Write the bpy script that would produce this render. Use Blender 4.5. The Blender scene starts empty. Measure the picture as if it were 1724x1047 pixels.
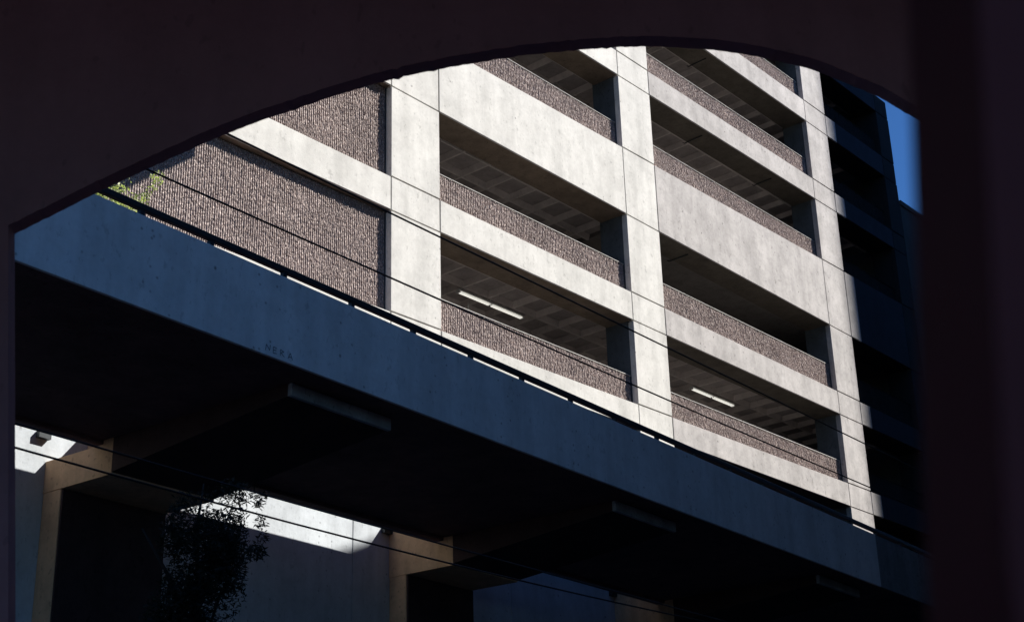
import bpy, bmesh, math, random
import numpy as np
from mathutils import Vector, Matrix
random.seed(7); rng = np.random.default_rng(11)
sc = bpy.context.scene
COL = sc.collection
CZ = 1.6                                  # eye height above the street

# ------------------------------------------------------------------ materials
def new_mat(name):
    m = bpy.data.materials.new(name); m.use_nodes = True
    nt = m.node_tree; b = nt.nodes['Principled BSDF']
    return m, nt, b

def N(nt, t, **kw):
    n = nt.nodes.new(t)
    for k, v in kw.items(): setattr(n, k, v)
    return n

def noise(nt, pos, scale, detail=4, rough=.55, stretch=None):
    src = pos
    if stretch:
        mp = N(nt, 'ShaderNodeMapping'); mp.inputs['Scale'].default_value = stretch
        nt.links.new(pos, mp.inputs['Vector']); src = mp.outputs['Vector']
    n = N(nt, 'ShaderNodeTexNoise'); n.inputs['Scale'].default_value = scale
    n.inputs['Detail'].default_value = detail; n.inputs['Roughness'].default_value = rough
    nt.links.new(src, n.inputs['Vector']); return n.outputs['Fac']

def ramp(nt, fac, stops):
    r = N(nt, 'ShaderNodeValToRGB'); e = r.color_ramp.elements
    while len(e) < len(stops): e.new(.5)
    for i, (p, c) in enumerate(stops):
        e[i].position = p; e[i].color = (c[0], c[1], c[2], 1) if not isinstance(c, float) else (c, c, c, 1)
    nt.links.new(fac, r.inputs['Fac']); return r.outputs['Color']

def mix(nt, a, b, fac, mode='MULTIPLY'):
    m = N(nt, 'ShaderNodeMix', data_type='RGBA', blend_type=mode)
    for sock, v in ((m.inputs[0], fac), (m.inputs[6], a), (m.inputs[7], b)):
        if hasattr(v, 'links'): nt.links.new(v, sock)
        elif isinstance(v, tuple): sock.default_value = (v[0], v[1], v[2], 1)
        else: sock.default_value = v
    return m.outputs[2]

def concrete(name, base, var=.12, pits=.5, streak=.25, rough=.85, bump=.25, blotch=1.0, spots=0.0):
    m, nt, b = new_mat(name)
    pos = N(nt, 'ShaderNodeNewGeometry').outputs['Position']
    lo = 1 - var
    big = ramp(nt, noise(nt, pos, .9, 5, .6), [(.3, lo), (.7, 1.0)])
    fine = ramp(nt, noise(nt, pos, 14, 6, .7), [(.25, 1 - var * .8), (.75, 1.0)])
    st = ramp(nt, noise(nt, pos, 2.2, 4, .6, (1, 1, .12)), [(.35, 1 - streak), (.6, 1.0)])
    c = mix(nt, base, big, 1.0); c = mix(nt, c, fine, 1.0); c = mix(nt, c, st, .6)
    bl = ramp(nt, noise(nt, pos, 3.4, 9, .68), [(.44, 1.0), (.62, 1 - var * .65)])
    c = mix(nt, c, bl, 1.0)
    fl = ramp(nt, noise(nt, pos, 15, 2, .5, (1, 1, .55)), [(.655, 1.0), (.70, 1 - var * 1.3)])
    c = mix(nt, c, fl, 1.0)
    # small dark pits and tie holes
    v = N(nt, 'ShaderNodeTexVoronoi'); v.inputs['Scale'].default_value = 2.6
    mp = N(nt, 'ShaderNodeMapping'); mp.inputs['Scale'].default_value = (1, 1, .8)
    nt.links.new(pos, mp.inputs['Vector']); nt.links.new(mp.outputs['Vector'], v.inputs['Vector'])
    pit = ramp(nt, v.outputs['Distance'], [(.03, 1 - pits), (.075, 1.0)])
    c = mix(nt, c, pit, blotch)
    v2 = N(nt, 'ShaderNodeTexVoronoi'); v2.inputs['Scale'].default_value = 7.5; v2.inputs['Randomness'].default_value = 1
    nt.links.new(pos, v2.inputs['Vector'])
    sep = N(nt, 'ShaderNodeSeparateColor'); nt.links.new(v2.outputs['Color'], sep.inputs['Color'])
    sel = ramp(nt, sep.outputs[1], [(.70, 0.0), (.75, 1.0)])
    p2 = ramp(nt, v2.outputs['Distance'], [(.08, 1 - pits * .8), (.2, 1.0)])
    c = mix(nt, c, p2, sel)
    if spots:
        sp = ramp(nt, noise(nt, pos, 5.5, 3, .75, (1, 1, .6)), [(.62, 1.0), (.72, 1 - spots)])
        c = mix(nt, c, sp, 1.0)
    nt.links.new(c, b.inputs['Base Color']); b.inputs['Roughness'].default_value = rough
    b.inputs['Specular IOR Level'].default_value = .2
    bp = N(nt, 'ShaderNodeBump'); bp.inputs['Strength'].default_value = bump; bp.inputs['Distance'].default_value = .02
    nt.links.new(noise(nt, pos, 30, 6, .7), bp.inputs['Height']); nt.links.new(bp.outputs['Normal'], b.inputs['Normal'])
    return m

def aggregate(name, base):
    m, nt, b = new_mat(name)
    pos = N(nt, 'ShaderNodeNewGeometry').outputs['Position']
    v = N(nt, 'ShaderNodeTexVoronoi'); v.inputs['Scale'].default_value = 46
    nt.links.new(pos, v.inputs['Vector'])
    sep = N(nt, 'ShaderNodeSeparateColor'); nt.links.new(v.outputs['Color'], sep.inputs['Color'])
    chips = ramp(nt, sep.outputs[0], [(0, (.5, .45, .45)), (.45, (.85, .8, .8)), (.75, (1.0, .96, .94)), (.97, (1.7, 1.65, 1.6))])
    big = ramp(nt, noise(nt, pos, 1.1, 4, .6), [(.3, .8), (.7, 1.0)])
    c = mix(nt, base, chips, 1.0); c = mix(nt, c, big, 1.0)
    nt.links.new(c, b.inputs['Base Color']); b.inputs['Roughness'].default_value = .9
    bp = N(nt, 'ShaderNodeBump'); bp.inputs['Strength'].default_value = .8; bp.inputs['Distance'].default_value = .02
    nt.links.new(noise(nt, pos, 45, 4, .7), bp.inputs['Height']); nt.links.new(bp.outputs['Normal'], b.inputs['Normal'])
    return m

def plain(name, col, rough=.6, metal=0.0, var=.2, scale=8, emit=None):
    m, nt, b = new_mat(name)
    pos = N(nt, 'ShaderNodeNewGeometry').outputs['Position']
    c = mix(nt, col, ramp(nt, noise(nt, pos, scale, 4, .6), [(.3, 1 - var), (.7, 1.0)]), 1.0)
    nt.links.new(c, b.inputs['Base Color']); b.inputs['Roughness'].default_value = rough
    b.inputs['Metallic'].default_value = metal; b.inputs['Specular IOR Level'].default_value = .3
    if emit:
        b.inputs['Emission Color'].default_value = (*col, 1); b.inputs['Emission Strength'].default_value = emit
    return m

def foliage(name, base):
    m, nt, b = new_mat(name)
    oi = N(nt, 'ShaderNodeNewGeometry')
    r = ramp(nt, noise(nt, oi.outputs['Position'], 6, 3, .6), [(.3, .55), (.7, 1.35)])
    nt.links.new(mix(nt, base, r, 1.0), b.inputs['Base Color']); b.inputs['Roughness'].default_value = .5
    b.inputs['Specular IOR Level'].default_value = .35
    tr = N(nt, 'ShaderNodeBsdfTranslucent'); nt.links.new(mix(nt, (base[0]*1.6, base[1]*1.8, base[2]), r, 1.0), tr.inputs['Color'])
    ms = N(nt, 'ShaderNodeMixShader'); ms.inputs[0].default_value = .35
    nt.links.new(b.outputs[0], ms.inputs[1]); nt.links.new(tr.outputs[0], ms.inputs[2])
    nt.links.new(ms.outputs[0], nt.nodes['Material Output'].inputs['Surface'])
    return m

M = dict(
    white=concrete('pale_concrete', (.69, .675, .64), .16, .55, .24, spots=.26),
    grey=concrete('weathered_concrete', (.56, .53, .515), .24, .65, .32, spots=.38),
    reveal=concrete('reveal_concrete', (.36, .30, .27), .2), soffit=concrete('shaded_soffit_concrete', (.30, .235, .18), .3, .2), soffit_dark=concrete('deep_shade_soffit', (.17, .145, .12), .3, .2),  # both soffit tones carry the shade on the beam undersides
    floor=concrete('floor_concrete', (.46, .43, .41), .3, .2), rib=concrete('ceiling_rib_concrete', (.66, .59, .56), .15, .2), colback=concrete('shaded_column_concrete', (.12, .135, .15), .3, .2),  # colback holds the shade of the deep column reveals in its colour
    farbay=concrete('shaded_bay_concrete', (.045, .045, .06), .3, .2),  # shade of the far bay put into the colour
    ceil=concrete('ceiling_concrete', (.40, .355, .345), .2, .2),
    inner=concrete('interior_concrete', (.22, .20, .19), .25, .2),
    agg=aggregate('fluted_aggregate', (.46, .40, .375)),
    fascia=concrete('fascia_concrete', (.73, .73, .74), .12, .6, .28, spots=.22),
    deck=concrete('under_deck_concrete', (.24, .14, .14), .3, .3), beam=concrete('shaded_beam_concrete', (.085, .05, .05), .3, .3),  # deck and beam darkened to carry the shade under the ramp
    podium=concrete('podium_concrete', (.60, .64, .67), .14, .55, .25, spots=.12),
    pilaster=concrete('bounce_tan_concrete', (.80, .52, .31), .2, .4, .35),  # tan carries the warm bounce light on the pier sides
    passage=concrete('passage_concrete', (.60, .35, .38), .12, .12),  # light reddish tone raised so the unlit passage is not pure black
    post=concrete('black_post_paint', (.26, .075, .07), .1, .1),
    farcol=concrete('shade_dark_concrete', (.035, .033, .035), .3, .2),  # near-black tone stands in for deep shade at the right
    fasciaend=concrete('shaded_fascia_concrete', (.30, .31, .33), .3, .3, .3),  # fading light along the ramp put into this darker tone
    beamend=concrete('skylit_beam_end', (.50, .54, .60), .3, .3, .4),  # pale blue stands in for sky light on the beam ends
    annex=concrete('dark_annex_concrete', (.10, .095, .09), .2),
    tower=concrete('blocker_concrete', (.22, .2, .18), .2),
    rail=plain('dark_painted_steel', (.03, .035, .04), .45, .3),
    wire=plain('black_cable', (.012, .011, .012), .5),
    tube=plain('lamp_tube', (.95, .93, .86), .4, 0, .02, 3, .3),
    house=plain('lamp_housing', (.7, .69, .66), .4),
    graf=plain('black_marker', (.13, .16, .20), .6),
    asphalt=plain('asphalt', (.055, .054, .053), .9, 0, .35, 3),
    pave=concrete('paving', (.28, .27, .25), .2),
    bark=plain('bark', (.035, .026, .02), .9, 0, .4, 20),
    leaf=foliage('sunny_leaf', (.34, .37, .17)),
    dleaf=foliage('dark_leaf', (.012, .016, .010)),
    glass=plain('dark_glass', (.02, .025, .03), .1),
)

# ------------------------------------------------------------------ builders
def empty(name, loc, label, cat, group=None):
    o = bpy.data.objects.new(name, None); COL.objects.link(o); o.location = loc
    o['label'] = label; o['category'] = cat
    if group: o['group'] = group
    return o

def tag(o, label, cat, group=None):
    o['label'] = label; o['category'] = cat
    if group: o['group'] = group
    return o

def base_of(p):
    v = Vector((0, 0, 0))
    while p is not None: v += p.location; p = p.parent
    return v

def link(name, me, mat, parent=None, smooth=False, label=None, structure=False):
    if parent is not None:
        me.transform(Matrix.Translation(-base_of(parent)))
    me.materials.append(mat)
    if smooth:
        for p in me.polygons: p.use_smooth = True
    o = bpy.data.objects.new(name, me); COL.objects.link(o); o.parent = parent
    if label: o['label'] = label
    if structure: o['kind'] = 'structure'
    return o

def prism(bm, poly, a, b):
    """poly: list of 3D points (planar); extruded from +a to +b (vectors)"""
    A = [bm.verts.new(Vector(p) + Vector(a)) for p in poly]; B = [bm.verts.new(Vector(p) + Vector(b)) for p in poly]
    n = len(poly)
    bm.faces.new(A); bm.faces.new(B[::-1])
    for i in range(n):
        bm.faces.new((A[i], B[i], B[(i + 1) % n], A[(i + 1) % n]))

def bm_mesh(bm, name, bevel=0.0, seg=1):
    bmesh.ops.recalc_face_normals(bm, faces=bm.faces)
    if bevel:
        bmesh.ops.bevel(bm, geom=list(bm.edges), offset=bevel, segments=seg, affect='EDGES', profile=.5)
    me = bpy.data.meshes.new(name); bm.to_mesh(me); bm.free(); return me

def box(bm, x0, x1, y0, y1, z0, z1, fr=None):
    """box in world metres (z above eye level); fr maps (a,b,z)->world"""
    f = fr or (lambda a, b, z: Vector((a, b, z + CZ)))
    v = [bm.verts.new(f(x, y, z)) for z in (z0, z1) for y in (y0, y1) for x in (x0, x1)]
    for q in ((0, 2, 3, 1), (4, 5, 7, 6), (0, 1, 5, 4), (2, 6, 7, 3), (0, 4, 6, 2), (1, 3, 7, 5)):
        bm.faces.new([v[i] for i in q])

def W(a, b, z): return Vector((.9972 * a - .0748 * b, .0748 * a + .9972 * b, z + CZ))     # street frame: along / across the road
def boxes(name, lst, mat, parent=None, fr=None, bevel=0.0, **kw):
    bm = bmesh.new()
    for b in lst: box(bm, *b, fr=fr)
    return link(name, bm_mesh(bm, name, bevel), mat, parent, **kw)

def wedge(name, x0, x1, zb0, zb1, zt0, zt1, y0, y1, mat, parent, bevel=.008, **kw):
    """facade piece whose bottom/top run from (x0,zb0/zt0) to (x1,zb1/zt1)"""
    bm = bmesh.new()
    prism(bm, [(x0, y0, zb0 + CZ), (x1, y0, zb1 + CZ), (x1, y0, zt1 + CZ), (x0, y0, zt0 + CZ)], (0, 0, 0), (0, y1 - y0, 0))
    return link(name, bm_mesh(bm, name, bevel), mat, parent, **kw)

def tube(name, pts, r, mat, parent=None, sides=8, radii=None):
    bm = bmesh.new(); rings = []
    for i, p in enumerate(pts):
        p = Vector(p); d = (Vector(pts[min(i + 1, len(pts) - 1)]) - Vector(pts[max(i - 1, 0)])).normalized()
        up = Vector((0, 0, 1)) if abs(d.z) < .9 else Vector((1, 0, 0))
        s = d.cross(up).normalized(); u = s.cross(d); rr = radii[i] if radii else r
        rings.append([bm.verts.new(p + rr * (math.cos(a) * s + math.sin(a) * u)) for a in [2 * math.pi * k / sides for k in range(sides)]])
    for a, b in zip(rings, rings[1:]):
        for k in range(sides): bm.faces.new((a[k], a[(k + 1) % sides], b[(k + 1) % sides], b[k]))
    bm.faces.new(rings[0]); bm.faces.new(rings[-1][::-1])
    return link(name, bm_mesh(bm, name), mat, parent, smooth=True)

def ribbed(name, x0, x1, z0, z1, y, mat, parent, pitch=.056, dz=.032, thick=.14, **kw):
    """fluted split-face panel: broken ribs standing 3 cm proud of the ground of the panel"""
    n = int((x1 - x0) / pitch); m = max(2, int((z1 - z0) / dz))
    prof = ((0.0, .034), (.42, .036), (.52, 0.0), (.86, 0.004))
    xs, ys, kind = [], [], []
    for i in range(n):
        for u, d in prof: xs.append(x0 + (i + u) * pitch); ys.append(d); kind.append(1 if d < .02 else 0)
    xs[0] = x0; xs.append(x1); ys.append(.034); kind.append(0)
    xs = np.array(xs); ys = np.array(ys); kind = np.array(kind)
    zs = np.linspace(z0, z1, m + 1)
    X = np.repeat(xs[None], m + 1, 0); Z = np.repeat(zs[:, None], len(xs), 1)
    jit = rng.random((m + 1, len(xs))); jit = np.where(kind == 1, jit ** 1.6 * .026, (jit - .5) * .006)
    jit[:, 3::4] = jit[:, 2::4][:, :jit[:, 3::4].shape[1]] * .8 + jit[:, 3::4] * .2
    Y = y + ys[None] + jit
    X = X + np.where(kind == 1, (rng.random(X.shape) - .5) * .012, 0)
    Z[1:-1] += (rng.random(Z[1:-1].shape) - .5) * dz * .5
    w = len(xs); V = np.stack([X, Y, Z + CZ], -1).reshape(-1, 3)
    i = np.arange(m)[:, None] * w + np.arange(w - 1)[None]
    F = np.stack([i, i + 1, i + w + 1, i + w], -1).reshape(-1, 4)
    # top cap, right end, back
    nv = len(V); top = V[m * w:(m + 1) * w].copy(); top[:, 1] = y + thick
    right = V[w - 1::w].copy(); right[:, 1] = y + thick
    left = V[0::w].copy(); left[:, 1] = y + thick
    V = np.concatenate([V, top, right, left])
    faces = F.tolist()
    for k in range(w - 1): faces.append([m * w + k, m * w + k + 1, nv + k + 1, nv + k])
    r0 = nv + w; l0 = r0 + m + 1
    for k in range(m): faces.append([k * w + w - 1, r0 + k, r0 + k + 1, (k + 1) * w + w - 1])
    for k in range(m): faces.append([k * w, (k + 1) * w, l0 + k + 1, l0 + k])
    faces.append([l0, l0 + m, r0 + m, r0])
    me = bpy.data.meshes.new(name); me.from_pydata(V.tolist(), [], faces); me.update()
    return link(name, me, mat, parent, **kw)

def leaves(bm, c, rad, n, size, slim=.45, clusters=None):
    for _ in range(n):
        cc, rr = random.choices(clusters, [q[1] ** 1.7 for q in clusters])[0]
        d = Vector((random.gauss(0, 1), random.gauss(0, 1), random.gauss(0, 1))).normalized() * rr * random.random() ** .45
        p = Vector(cc) + d
        a = Vector((random.gauss(0, 1), random.gauss(0, 1), random.gauss(0, .7) - .2)).normalized()
        b = a.cross(Vector((random.gauss(0, 1), random.gauss(0, 1), random.gauss(0, 1)))).normalized()
        s = size * random.uniform(.6, 1.25); w = s * slim * .5
        v = [bm.verts.new(p), bm.verts.new(p + a * s * .45 + b * w), bm.verts.new(p + a * s), bm.verts.new(p + a * s * .45 - b * w)]
        bm.faces.new(v)

# ------------------------------------------------------------------ ground
boxes('road', [(-300, 300, -300, 300, -2.1, -1.6)], M['asphalt'], structure=True)
boxes('pavement', [(-60, 120, 13.4, 40, -1.59, -1.47)], M['pave'], fr=W, bevel=.015, structure=True)

# ------------------------------------------------------------------ parking garage
G = empty('parking_garage', (20.94, 21, 0), 'multi-storey concrete parking garage with pale bands, brown fluted panels and open decks', 'parking garage')
Y0 = 21.0; YB = 21.9
colx = [(9.0, 10.5), (20.94, 22.5), (29.78, 31.26), (40.5, 41.91), (46.0, 46.93)]
TOP = 28.35
# bands: bottom(x), top(x)
def lin(xa, a, xb, b): return lambda x: a + (b - a) * (x - xa) / (xb - xa)
bands = [(lin(20.9, 11.68, 42, 11.68), lin(20.9, 12.26, 42, 12.40)),
         (lin(20.9, 14.67, 42, 14.60), lin(20.9, 15.47, 42, 15.34)),
         (lin(22.5, 17.77, 42, 17.57), lin(23.7, 19.61, 42, 19.86)),
         (lin(30.3, 21.98, 42, 22.04), lin(30.3, 22.75, 42, 22.76)),
         (lin(30.3, 24.97, 42, 24.94), lin(30.3, 25.73, 42, 25.73)),
         (lin(30.3, 27.62, 42, 27.62), lin(30.3, TOP, 42, TOP))]
J = .015      # half joint
segs = []
for i, (a, b) in enumerate(colx):
    segs.append((a, b, True))
    if i + 1 < len(colx): segs.append((b, colx[i + 1][0], False))
segs.sort()
for (a, b, iscol) in segs:
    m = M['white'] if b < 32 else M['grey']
    parts = [(a, b, m)]
    if a > 41.5: parts = [(41.91, 42.6, m), (42.6, 46.0, M['farbay'])] if not iscol else [(a, b, M['farcol'])]  # the tower's shade is also put into the colour past the sunlit stub
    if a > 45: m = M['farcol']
    for (lo, hi) in bands:
        for (pa, pb, pm) in parts:
            wedge('spandrel_beam', pa + J, pb - J, lo(pa), lo(pb), hi(pa), hi(pb), Y0 + (.003 if iscol else 0), Y0 + (.17 if iscol else .055), pm, G, .007)
        if not iscol:
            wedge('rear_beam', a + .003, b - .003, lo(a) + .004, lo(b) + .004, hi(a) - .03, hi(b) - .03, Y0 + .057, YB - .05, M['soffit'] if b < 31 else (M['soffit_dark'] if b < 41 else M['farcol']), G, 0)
    if iscol:
        edges = [-1.55] + sum([[lo((a + b) / 2), hi((a + b) / 2)] for lo, hi in bands], [])
        for k in range(0, len(edges) - 1, 2):
            l0 = (lambda x: -1.55) if k == 0 else bands[k // 2 - 1][1]; h0 = bands[k // 2][0]
            wedge('column', a, b, l0(a) + 2 * J, l0(b) + 2 * J, h0(a) - 2 * J, h0(b) - 2 * J, Y0, Y0 + .17, m, G, .007)
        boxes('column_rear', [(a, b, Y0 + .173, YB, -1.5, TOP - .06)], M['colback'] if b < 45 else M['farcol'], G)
# solid core behind the joints
for a, b in colx: boxes('column_core', [(a + .06, b - .06, Y0 + .06, Y0 + .171, -1.5, TOP - .04)], M['reveal'], G)
# thick beams behind the spandrels (their soffits run 0.9 m back)
bays = [(10.5, 20.94), (22.5, 29.78), (31.26, 40.5), (41.91, 46.0)]
# fluted panels
ribbed('ribbed_wall_panel', 10.5, 20.94, 12.26, 14.66, Y0 + .18, M['agg'], G)
ribbed('ribbed_wall_panel', 10.5, 20.94, 15.50, 17.78, Y0 + .18, M['agg'], G)
ribbed('ribbed_wall_panel', 10.5, 20.94, 19.6, 21.98, Y0 + .18, M['agg'], G, dz=.08)
hts = [13.13, 16.26, 20.52, 23.55, 26.48]
for bi, (x0, x1) in enumerate(bays[1:]):
    for k, ht in enumerate(hts):
        if bi == 0 and k > 3: continue
        z0 = bands[k][1]((x0 + x1) / 2)
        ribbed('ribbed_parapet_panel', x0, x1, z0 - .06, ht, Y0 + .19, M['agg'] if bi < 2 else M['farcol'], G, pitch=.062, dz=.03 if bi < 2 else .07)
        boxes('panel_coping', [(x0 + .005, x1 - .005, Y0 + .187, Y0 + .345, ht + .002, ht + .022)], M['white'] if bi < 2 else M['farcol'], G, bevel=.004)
        boxes('panel_backing', [(x0, x1, Y0 + .33, Y0 + .43, z0 - .05, ht - .02)], M['inner'], G)
# waffle ceilings and floors
def waffle(x0, x1, y0, y1, z, name='waffle_ceiling', pitch=.93, rib=.15, dep=.15):
    bm = bmesh.new()
    nx = int((x1 - x0) / pitch) + 1; ny = int((y1 - y0) / pitch) + 1
    def taper(a0, a1, b0, b1, alongx):
        w = .05
        if alongx: low = [(a0, b0 + w), (a1, b0 + w), (a1, b1 - w), (a0, b1 - w)]
        else: low = [(a0 + w, b0), (a1 - w, b0), (a1 - w, b1), (a0 + w, b1)]
        hi = [(a0, b0), (a1, b0), (a1, b1), (a0, b1)]
        L = [bm.verts.new((p[0], p[1], z + CZ)) for p in low]; H = [bm.verts.new((p[0], p[1], z + dep + CZ)) for p in hi]
        bm.faces.new(L); bm.faces.new(H[::-1])
        for i in range(4): bm.faces.new((L[i], H[i], H[(i + 1) % 4], L[(i + 1) % 4]))
    for i in range(nx + 1):
        x = x0 + i * pitch - rib / 2
        taper(max(x, x0), min(x + rib, x1), y0, y1, False) if x + rib < x1 else None
    for j in range(ny + 1):
        y = y0 + j * pitch
        if y + rib < y1:
            for i in range(nx):
                xa = x0 + i * pitch + rib / 2 - .05; xb = min(x0 + (i + 1) * pitch - rib / 2 + .05, x1)
                if xb > xa: taper(xa, xb, y + (0 if j else .002), y + rib, True)
    boxes('ceiling_slab', [(x0, x1, y0, y1, z + dep + .003, z + dep + .16)], M['ceil'], G)
    return link(name, bm_mesh(bm, name), M['rib'], G)
for k in range(5):
    z = bands[k + 1][0](31) + .08
    if k == 1:
        waffle(22.5, 30.5, YB - .04, 34, z)
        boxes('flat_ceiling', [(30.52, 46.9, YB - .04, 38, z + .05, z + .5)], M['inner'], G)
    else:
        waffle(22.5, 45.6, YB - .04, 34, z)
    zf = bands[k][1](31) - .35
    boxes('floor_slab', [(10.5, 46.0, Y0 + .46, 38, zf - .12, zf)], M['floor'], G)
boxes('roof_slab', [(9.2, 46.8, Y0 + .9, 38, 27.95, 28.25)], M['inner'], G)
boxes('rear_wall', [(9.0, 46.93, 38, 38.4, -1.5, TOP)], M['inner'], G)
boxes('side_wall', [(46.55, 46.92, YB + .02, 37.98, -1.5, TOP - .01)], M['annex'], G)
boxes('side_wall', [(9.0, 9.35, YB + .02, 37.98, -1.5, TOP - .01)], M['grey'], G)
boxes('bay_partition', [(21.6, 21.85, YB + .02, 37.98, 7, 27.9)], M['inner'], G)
# open storey under the lowest band
boxes('undercroft_wall', [(9.4, 46.5, 25.0, 25.3, -1.5, 11.5)], M['inner'], G)
boxes('undercroft_ceiling', [(9.4, 46.5, YB, 25.0, 11.55, 11.7)], M['inner'], G)

# thin conduits under the edge beams of the right bay
for k, x in ((3, 34.3), (4, 34.9), (2, 33.0), (3, 38.2)):
    z = bands[k][0](x) - .03 + CZ
    tube('conduit', [(x, 21.25, z), (x + .03, 21.92, z), (x + .03, 21.97, z + .05)], .016, M['rail'], G, 6)
# ceiling lamps
def lamp(x0, x1, y, z, label):
    o = empty('ceiling_light', ((x0 + x1) / 2, y, z + CZ), label, 'ceiling light', 'twin fluorescent fittings under the garage ceilings')
    boxes('housing', [(x0, x1, y - .055, y + .055, z, z + .05)], M['house'], o, bevel=.008)
    xm = (x0 + x1) / 2
    for s in (-.03, .03):
        tube('lamp_tube', [(x0 + .03, y + s, z - .03 + CZ), (xm - .05, y + s, z - .03 + CZ)], .02, M['tube'], o)
        tube('lamp_tube', [(xm + .05, y + s, z - .03 + CZ), (x1 - .03, y + s, z - .03 + CZ)], .02, M['tube'], o)
    boxes('end_cap', [(x0 - .01, x0 + .03, y - .065, y + .065, z - .06, z - .001)], M['house'], o)
    boxes('end_cap', [(x1 - .03, x1 + .01, y - .065, y + .065, z - .06, z - .001)], M['house'], o)
    boxes('suspension_rod', [(xm - .01, xm + .01, y - .01, y + .01, z + .05, z + .12)], M['house'], o)
    return o
lamp(25.16, 27.57, 22.92, 14.62, 'long white fluorescent light under the lowest deck ceiling, larger left one')
lamp(35.19, 37.43, 22.92, 14.62, 'white fluorescent light under the lowest deck ceiling in the right bay, smaller one')
sp = empty('sprinkler_head', (25.9, 23.0, 14.3 + CZ), 'small pale sprinkler fitting just below the left fluorescent light', 'sprinkler')
tube('pipe', [(25.9, 23.25, 14.62 + CZ), (25.9, 23.25, 14.36 + CZ)], .02, M['house'], sp)
tube('nozzle', [(25.83, 23.25, 14.37 + CZ), (25.97, 23.25, 14.35 + CZ)], .02, M['house'], sp)

# annex to the right, lower than the garage
A = empty('annex_building', (47.2, 21, 0), 'dark flat-roofed building adjoining the right end of the garage, below the blue sky', 'building')
boxes('wall', [(46.96, 90, 21.0, 40, -1.6, 24.1)], M['annex'], A)
boxes('roof_coping', [(46.96, 90.1, 20.95, 40.1, 24.103, 24.3)], M['annex'], A, bevel=.01)
for k in range(6): boxes('ribbon_window', [(49, 88, 20.985, 21.02, 1.4 + k * 3.7, 3.2 + k * 3.7)], M['glass'], A)

# ------------------------------------------------------------------ podium wall with pilasters behind the ramp
Pw = empty('retaining_wall', W(15, 18.55, 0) - Vector((0, 0, CZ)), 'pale concrete retaining wall with a sunlit strip on top, seen beneath the elevated ramp', 'wall')
tj = [-12, 5.2, 9.5, 15.9, 20.44, 25.36, 30.3, 38]
for a, b in zip(tj, tj[1:]):
    boxes('wall_panel', [(a + .008, b - .008, 18.55, 18.95, -1.6, 7.9)], M['podium'], Pw, fr=W, bevel=.006)
boxes('wall_core', [(-11.9, 37.9, 18.6, 18.9, -1.5, 7.8)], M['reveal'], Pw, fr=W)
boxes('plinth_ledge', [(16.2, 20.9, 18.49, 18.545, 4.55, 4.62)], M['podium'], Pw, fr=W)

# ------------------------------------------------------------------ elevated ramp
Rm = empty('elevated_ramp', W(15, 12.83, 0), 'long shaded blue-grey concrete ramp crossing the street in front of the garage', 'ramp')
RT0, RT1 = -14, 44
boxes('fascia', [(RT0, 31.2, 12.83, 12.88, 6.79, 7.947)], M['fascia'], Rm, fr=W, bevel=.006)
boxes('fascia_end', [(31.21, RT1, 12.83, 12.88, 6.79, 7.947)], M['fasciaend'], Rm, fr=W, bevel=.006, label='far end of the ramp face, shade put into its colour')
boxes('parapet_core', [(RT0, RT1, 12.883, 13.08, 6.80, 7.92)], M['deck'], Rm, fr=W)  # dark core paints the shade under the fascia
boxes('far_parapet', [(RT0, RT1, 17.22, 17.44, 6.79, 8.0)], M['deck'], Rm, fr=W, bevel=.012)
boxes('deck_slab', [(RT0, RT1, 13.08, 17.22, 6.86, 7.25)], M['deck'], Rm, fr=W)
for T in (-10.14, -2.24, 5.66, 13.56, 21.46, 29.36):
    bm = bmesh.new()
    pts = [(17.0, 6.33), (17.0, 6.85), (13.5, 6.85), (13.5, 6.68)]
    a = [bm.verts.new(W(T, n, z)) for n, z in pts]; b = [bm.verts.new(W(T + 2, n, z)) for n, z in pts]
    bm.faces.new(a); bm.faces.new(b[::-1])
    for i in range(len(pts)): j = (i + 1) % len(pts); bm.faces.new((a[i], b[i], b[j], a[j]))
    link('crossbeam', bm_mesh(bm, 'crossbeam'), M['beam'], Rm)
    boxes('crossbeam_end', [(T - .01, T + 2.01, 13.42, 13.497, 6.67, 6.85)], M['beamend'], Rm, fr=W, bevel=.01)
    bm = bmesh.new()
    tz = 7.5 if T > 20 else 6.788
    if T < 20: boxes('shade_plate', [(T + .74, T + 2, 17.46, 18.545, 6.79, 7.5)], M['pilaster'], Rm, fr=W)  # plate added to hide and shade the wall above the bracket
    pts = [(17.003, 6.3), (18.548, 6.3), (18.548, tz), (17.46, tz), (17.46, 6.85), (17.003, 6.85)]
    a = [bm.verts.new(W(T, n, z)) for n, z in pts]; b = [bm.verts.new(W(T + 2, n, z)) for n, z in pts]
    bm.faces.new(a); bm.faces.new(b[::-1])
    for i in range(len(pts)): j = (i + 1) % len(pts); bm.faces.new((a[i], b[i], b[j], a[j]))
    link('bracket', bm_mesh(bm, 'bracket'), M['pilaster'], Rm)
    boxes('pilaster', [(T + .003, T + 1.997, 18.13, 18.545, -1.5, 6.297)], M['pilaster'], Pw, fr=W, bevel=.01)
    boxes('pilaster_shade', [(T + .02, T + 2.0, 18.09, 18.127, -1.5, 6.29)], M['beam'], Pw, fr=W)  # dark plate added to paint the pilaster front as shaded
    boxes('bearing_pad', [(T - .22, T - .002, 18.46, 18.545, 7.12, 7.22)], M['rail'], Rm, fr=W)
rail = boxes('hand_rail', [(RT0, RT1, 12.9, 12.98, 8.06, 8.145)], M['rail'], Rm, fr=W, bevel=.012)
tp = [10.47, 11.58, 12.86, 14.17, 15.48, 16.82, 18.12, 19.47, 20.79, 22.16]
tp = [10.47 - 1.3 * k for k in range(1, 14)] + tp + [22.16 + 1.33 * k for k in range(1, 15)]
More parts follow.
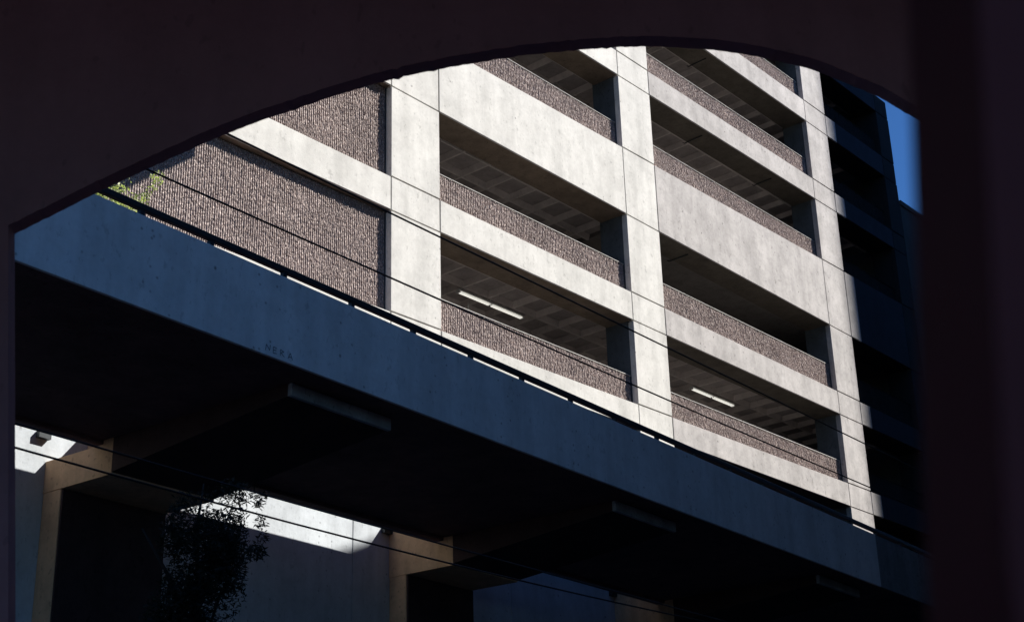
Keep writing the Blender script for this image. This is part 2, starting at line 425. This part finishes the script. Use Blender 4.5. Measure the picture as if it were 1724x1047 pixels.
for t in sorted(tp):
    boxes('rail_post', [(t - .035, t + .035, 12.91, 12.97, 7.90, 8.065)], M['rail'], rail, fr=W)
# faint marker scrawl at the foot of the fascia
bm = bmesh.new()
def stroke(pts, w=.012):
    for (t0, z0), (t1, z1) in zip(pts, pts[1:]):
        d = Vector((t1 - t0, z1 - z0)).normalized(); nrm = Vector((-d.y, d.x)) * w * .5
        q = [W(a, 12.826, z) for a, z in ((t0 + nrm.x, z0 + nrm.y), (t1 + nrm.x, z1 + nrm.y), (t1 - nrm.x, z1 - nrm.y), (t0 - nrm.x, z0 - nrm.y))]
        bm.faces.new([bm.verts.new(p) for p in q])
L = [[(0, 0), (.015, .1), (.07, .02), (.08, .11)], [(.19, .09), (.13, .1), (.13, .0), (.19, .01)], [(.13, .05), (.18, .055)],
     [(.25, 0), (.25, .1), (.31, .08), (.26, .05), (.32, 0)], [(.38, 0), (.42, .1), (.46, 0)], [(.39, .035), (.45, .035)]]
for s in L: stroke([(12.47 + a * 1.05, 6.845 + z * .85) for a, z in s])
link('graffiti_scrawl', bm_mesh(bm, 'graf'), M['graf'], Rm)

# ------------------------------------------------------------------ overhead wires
def wire(name, pts, label, r=.010):
    # smooth line through surveyed points, carried on to both sides
    (a0, z0), (a1, z1) = pts[0], pts[-1]
    c = np.polyfit([p[0] for p in pts], [p[1] for p in pts], 2 if len(pts) > 3 else 1)
    xs = np.linspace(-12, 40, 60)
    lim = lambda x: min(max(x, a0), a1)
    P = [tuple(W(x, 9, float(np.polyval(c, lim(x))) + (x - lim(x)) * float(np.polyval(np.polyder(c), lim(x))))) for x in xs]
    o = tube(name, P, r, M['wire'])
    return tag(o, label, 'cable', 'overhead wires strung along the street')
wire('overhead_wire', [(8.16, 6.70), (10.43, 6.79), (11.61, 6.80), (14.93, 6.87), (15.85, 6.90), (21.08, 7.02), (21.87, 7.06)],
     'black overhead wire crossing highest, along the underside of the second pale band')
wire('overhead_wire', [(7.31, 5.99), (10.43, 6.08), (14.86, 6.14), (15.86, 6.17), (21.2, 6.32), (21.88, 6.33)],
     'black overhead wire running just above the ramp handrail across the fluted wall')
wire('overhead_wire', [(6.31, 3.34), (7.13, 3.33), (8.47, 3.33), (10.8, 3.33), (12.41, 3.36), (14.95, 3.42)],
     'lowest black wire, crossing the middle of the sunlit strip beneath the ramp', .009)
wire('overhead_wire', [(6.29, 3.515), (6.9, 3.515), (8.77, 3.505), (10.41, 3.505), (11.25, 3.51)],
     'black wire hugging the top edge of the sunlit strip beneath the ramp', .008)

# ------------------------------------------------------------------ plants
S = empty('potted_shrub', W(12.9, 16.9, 7.25), 'bright green sunlit shrub in a planter behind the ramp rail at far left', 'shrub')
boxes('planter', [(12.2, 13.6, 16.55, 17.15, 7.25, 7.85)], M['pave'], S, fr=W, bevel=.02)
for k, (dx, h) in enumerate(((0, 2.9), (.35, 2.6), (-.3, 3.0))):
    p0 = W(12.9 + dx * .5, 16.9, 7.8); tube('stem', [p0, p0 + Vector((dx * .4, .05, h * .5)), p0 + Vector((dx * 1.4, -.05, h))], .02, M['bark'], S, 6, [.025, .018, .006])
bm = bmesh.new()
cl = [(W(t, 16.9 + random.uniform(-.15, .15), z), r) for t, z, r in ((12.75, 10.55, .28), (13.05, 10.75, .22), (13.2, 10.62, .2), (12.6, 10.9, .25), (13.5, 10.55, .16), (13.62, 10.75, .12), (13.25, 10.3, .22),
      (12.9, 10.2, .3), (12.5, 10.2, .3), (13.65, 10.5, .1), (13.85, 11.12, .11), (13.78, 10.95, .07), (12.3, 10.6, .3), (12.9, 9.7, .35), (12.7, 9.1, .3), (13.45, 10.2, .15), (13.7, 10.35, .07), (13.3, 10.45, .12), (13.6, 10.62, .1), (13.72, 10.82, .08), (12.95, 10.95, .12), (13.1, 10.45, .15), (13.5, 10.38, .1), (13.8, 10.6, .05))]
cl = [(c, r * 1.2) for c, r in cl]
leaves(bm, None, 0, 2600, .065, .5, cl)
link('foliage', bm_mesh(bm, 'fol'), M['leaf'], S)

D = empty('street_tree', W(9.9, 11, -1.5), 'slender dark-leaved street tree in silhouette below the ramp at lower left', 'tree')
tube('trunk', [W(9.9, 11, -1.6), W(9.93, 11, .6), W(9.85, 11.05, 2.2), W(9.95, 11, 3.4)], .06, M['bark'], D, 10, [.09, .07, .055, .03])
for q in ([(9.9, 2.3), (10.3, 3.2), (10.75, 3.75)], [(9.9, 2.9), (10.2, 3.6), (10.5, 4.15)], [(9.9, 2.6), (9.6, 3.3), (9.35, 3.7)], [(9.92, 3.1), (9.95, 3.8), (10.1, 4.3)]):
    tube('branch', [W(t, 11 + .1 * k, z) for k, (t, z) in enumerate(q)], .02, M['bark'], D, 6, [.03, .018, .007])
bm = bmesh.new()
tw = []
for t, z, r in ((10.15, 4.15, .16), (10.35, 4.22, .13), (10.25, 3.95, .16), (10.45, 4.02, .14), (10.6, 4.22, .09), (10.72, 4.18, .06), (10.55, 3.92, .1), (10.7, 3.98, .07), (10.4, 3.78, .13), (10.28, 3.68, .14),
                (10.52, 3.75, .06), (10.58, 3.66, .12), (10.72, 3.68, .07), (10.25, 3.4, .16), (10.05, 3.8, .16), (9.9, 4.05, .15), (9.8, 3.8, .2), (10.0, 3.5, .26), (9.7, 3.5, .22),
                (9.95, 3.1, .3), (9.65, 3.1, .25), (9.85, 2.7, .28), (9.75, 2.75, .25), (9.6, 3.88, .08), (9.78, 4.03, .08), (9.45, 3.7, .12)):
    tw.append((W(t, 11 + random.uniform(-.25, .25), z), r))
tw += [(W(t, 11 + random.uniform(-.3, .3), z), r) for t, z, r in ((9.9, 3.6, .3), (9.95, 3.3, .26), (9.8, 3.2, .28), (9.95, 2.9, .28), (9.7, 2.9, .3), (9.85, 2.5, .3), (10.05, 3.55, .2), (9.65, 3.6, .2))] * 2
leaves(bm, None, 0, 19000, .06, .26, tw)
link('foliage', bm_mesh(bm, 'fol2'), M['dleaf'], D)

# ------------------------------------------------------------------ the dark passage the view is taken from
H = Vector((.76457, .64454, 0)); Rr = Vector((.64454, -.76457, 0))
H = Vector((math.sin(.870491), math.cos(.870491), 0)); Rr = Vector((H.y, -H.x, 0))
def V3(r, h, z): return Rr * r + H * h + Vector((0, 0, z + CZ))
Pa = empty('arched_passage', V3(0, 6, -1.6), 'dark concrete passage with a wide arched opening framing the whole view', 'archway')
arch = [(-2.18, 2.914), (-2.017, 3.002), (-1.849, 3.096), (-1.61, 3.219), (-1.366, 3.34), (-1.112, 3.448), (-1.027, 3.477), (-.781, 3.564), (-.615, 3.616), (-.511, 3.644), (-.397, 3.67),
        (-.303, 3.688), (-.146, 3.714), (.086, 3.749), (.34, 3.770), (.517, 3.778), (.654, 3.777), (.778, 3.769), (.941, 3.750), (1.072, 3.727), (1.19, 3.697), (1.361, 3.645), (1.44, 3.612),
        (1.525, 3.568), (1.692, 3.476), (1.86, 3.346), (1.93, 3.285)]
bm = bmesh.new()
def quad_wall(poly):
    prism(bm, [V3(r, 6, z) for r, z in poly], tuple(H * -.09), (0, 0, 0))
fine = []
for (r0, z0), (r1, z1) in zip(arch, arch[1:]):
    n = max(1, int(math.hypot(r1 - r0, z1 - z0) / .022))
    for q in range(n):
        e = 0 if q == 0 else random.gauss(0, .0014) - (.006 if random.random() < .03 else 0)
        fine.append((r0 + (r1 - r0) * q / n, z0 + (z1 - z0) * q / n + e))
fine.append(arch[-1])
for (r0, z0), (r1, z1) in zip(fine, fine[1:]):
    quad_wall([(r0, z0), (r1, z1), (r1, 4.6), (r0, 4.6)])
quad_wall([(-7, -1.6), (-1.73, -1.6), (-2.18, 2.914), (-2.18, 4.6), (-7, 4.6)])
quad_wall([(1.60, -1.6), (6, -1.6), (6, 4.6), (1.93, 4.6), (1.93, 3.285)])
bmesh.ops.remove_doubles(bm, verts=bm.verts, dist=1e-4)
link('arch_wall', bm_mesh(bm, 'arch'), M['passage'], Pa)
fV = lambda a, b, z: V3(a, b, z)
boxes('passage_wall', [(-7.3, -7.0, -5, 6.3, -1.6, 4.6)], M['passage'], Pa, fr=fV)
boxes('passage_wall', [(6.0, 6.3, -5, 6.3, -1.6, 4.6)], M['passage'], Pa, fr=fV)
boxes('rear_lintel', [(-7.0, 6.0, -5.3, -5.0, 4.0, 4.6)], M['passage'], Pa, fr=fV)  # rear left open below, to let daylight in and lift the dark arch
boxes('passage_ceiling', [(-7.3, 6.3, -5.3, 6.35, 4.603, 4.9)], M['passage'], Pa, fr=fV)
boxes('passage_floor', [(-7, 6, -5, 6.3, -1.6, -1.5)], M['passage'], Pa, fr=fV)
# slanting post right beside the camera
bm = bmesh.new()
prism(bm, [V3(.1325, .55, -1.5), V3(.7, .55, -1.5), V3(.7, .55, 1.2), V3(.2041, .55, 1.2), V3(.1818, .55, .45), V3(.147, .55, .10)], tuple(H * -.1), (0, 0, 0))
p = link('leaning_post', bm_mesh(bm, 'post'), M['post']); tag(p, 'out-of-focus black post close to the camera at the right edge', 'post')

# ------------------------------------------------------------------ unseen buildings around the camera, set for their shadows on street, ramp and garage
B = empty('shading_block', (10, -12, 0), 'unseen brown block added behind the camera to shade the ramp', 'building')  # added out of view to keep the sun off the ramp
boxes('wall', [(12, 80, -25, 0, 4.95, 30.2)], M['tower'], B)  # body of the unseen added block
boxes('shading_block_base', [(12.2, 80, -25, -.3, -1.6, 4.95)], M['tower'], B)
boxes('shading_block_cornice', [(11.8, 80.2, -25.2, .25, 30.203, 30.7)], M['tower'], B)
for k in range(7): boxes('ribbon_window', [(13, 79, -.02, .012, 6 + k * 3.4, 7.8 + k * 3.4)], M['glass'], B)  # windows of the unseen added block
T = empty('shading_tower', (120, -15, 0), 'unseen tall grey tower set down the street to shade the right bay of the garage', 'tower')
boxes('shading_tower_shaft', [(88.8, 165, -18, -12, -1.6, 105)], M['tower'], T)
for k in range(29): boxes('ribbon_window', [(90.5, 164, -12.02, -11.985, 2 + k * 3.5, 3.9 + k * 3.5)], M['glass'], T)  # windows of the unseen shading tower
boxes('shading_tower_parapet', [(88.8, 165.1, -18, -11.9, 105.003, 106)], M['tower'], T)
K = empty('corner_blocker', (50, 5, 0), 'unseen brown block added at right, its sloped end shaping the shadow on the wall', 'building')  # added out of view to block sun and sky from the right
bm = bmesh.new()
prism(bm, [(31.5, .3, 0), (31.5, .3, 21.6 + CZ), (43, .3, 27 + CZ), (88, .3, 27 + CZ), (88, .3, 0)], (0, 0, 0), (0, 8.7, 0))
link('wall', bm_mesh(bm, 'kb'), M['tower'], K)
for k in range(5): boxes('ribbon_window', [(33, 87, 8.99, 9.015, 1 + k * 3.7, 2.9 + k * 3.7)], M['glass'], K)  # windows of the unseen corner blocker
boxes('sky_blocker', [(33, 86, 9.003, 12.3, -1.6, 21.5)], M['farcol'], K)  # added to cut the sky light on the ramp's far end
C = empty('shadow_box', (17, 18, 17), 'unseen box added off the upper left of the garage, shading the fluted wall', 'light blocker')  # added out of view to cast the shadow strip on the panels
bm = bmesh.new(); z0, z1 = 17.75 + CZ, 19.6 + CZ
prism(bm, [(19.05, 18.5, z0), (17.9, 16.0, z0), (14.4, 16.0, z0), (15.5, 18.5, z0)], (0, 0, 0), (0, 0, z1 - z0))
link('box_body', bm_mesh(bm, 'cb', .02), M['tower'], C)
boxes('bracket_arm', [(15.7, 15.9, 18.4, 21.05, 18.4, 18.6), (17.7, 17.9, 18.4, 21.05, 18.4, 18.6)], M['rail'], C)

# ------------------------------------------------------------------ light
w = bpy.data.worlds.new('World'); sc.world = w; w.use_nodes = True
nt = w.node_tree; bg = nt.nodes['Background']
sd = Vector((1.2, -1.0, 1.38)).normalized()
sky = nt.nodes.new('ShaderNodeTexSky'); sky.sky_type = 'NISHITA'; sky.sun_disc = False
sky.sun_elevation = math.asin(sd.z); sky.sun_rotation = math.atan2(sd.x, sd.y)
sky.altitude = 1200; sky.air_density = 1.0; sky.dust_density = .1; sky.ozone_density = 3.0
tint = nt.nodes.new('ShaderNodeMix'); tint.data_type = 'RGBA'; tint.blend_type = 'MULTIPLY'; tint.inputs[0].default_value = 1
tint.inputs[7].default_value = (.38, .70, 1.05, 1)
nt.links.new(sky.outputs[0], tint.inputs[6]); nt.links.new(tint.outputs[2], bg.inputs['Color']); bg.inputs['Strength'].default_value = .050
sun = bpy.data.lights.new('Sun', 'SUN'); sun.energy = 4.6; sun.angle = math.radians(.53); sun.color = (1, .965, .91)
so = bpy.data.objects.new('sun', sun); COL.objects.link(so); so.location = (0, 0, 80)
so.rotation_euler = sd.to_track_quat('Z', 'Y').to_euler()

# ------------------------------------------------------------------ camera
cam = bpy.data.cameras.new('Camera'); co = bpy.data.objects.new('camera', cam); COL.objects.link(co)
cam.sensor_width = 36; cam.lens = 36 * 2543.83 / 1724; cam.clip_start = .05; cam.clip_end = 3000
r = Vector((.6529241, -.75691421, -.0277668)); u = Vector((-.27224831, -.26873887, .92393738)); f = Vector((.70680335, .59570151, .3815347))
m = Matrix((r, u, -f)).transposed().to_4x4(); m.translation = Vector((0, 0, CZ)); co.matrix_world = m
cam.dof.use_dof = True; cam.dof.focus_distance = 30; cam.dof.aperture_fstop = 6.5
sc.camera = co
vs = sc.view_settings; vs.view_transform = 'Standard'; vs.look = 'None'; vs.gamma = 1; vs.exposure = 1.1; vs.use_curve_mapping = False
sc.cycles.use_denoising = True; sc.cycles.max_bounces = 8; sc.cycles.diffuse_bounces = 6
sc.cycles.sample_clamp_indirect = 4
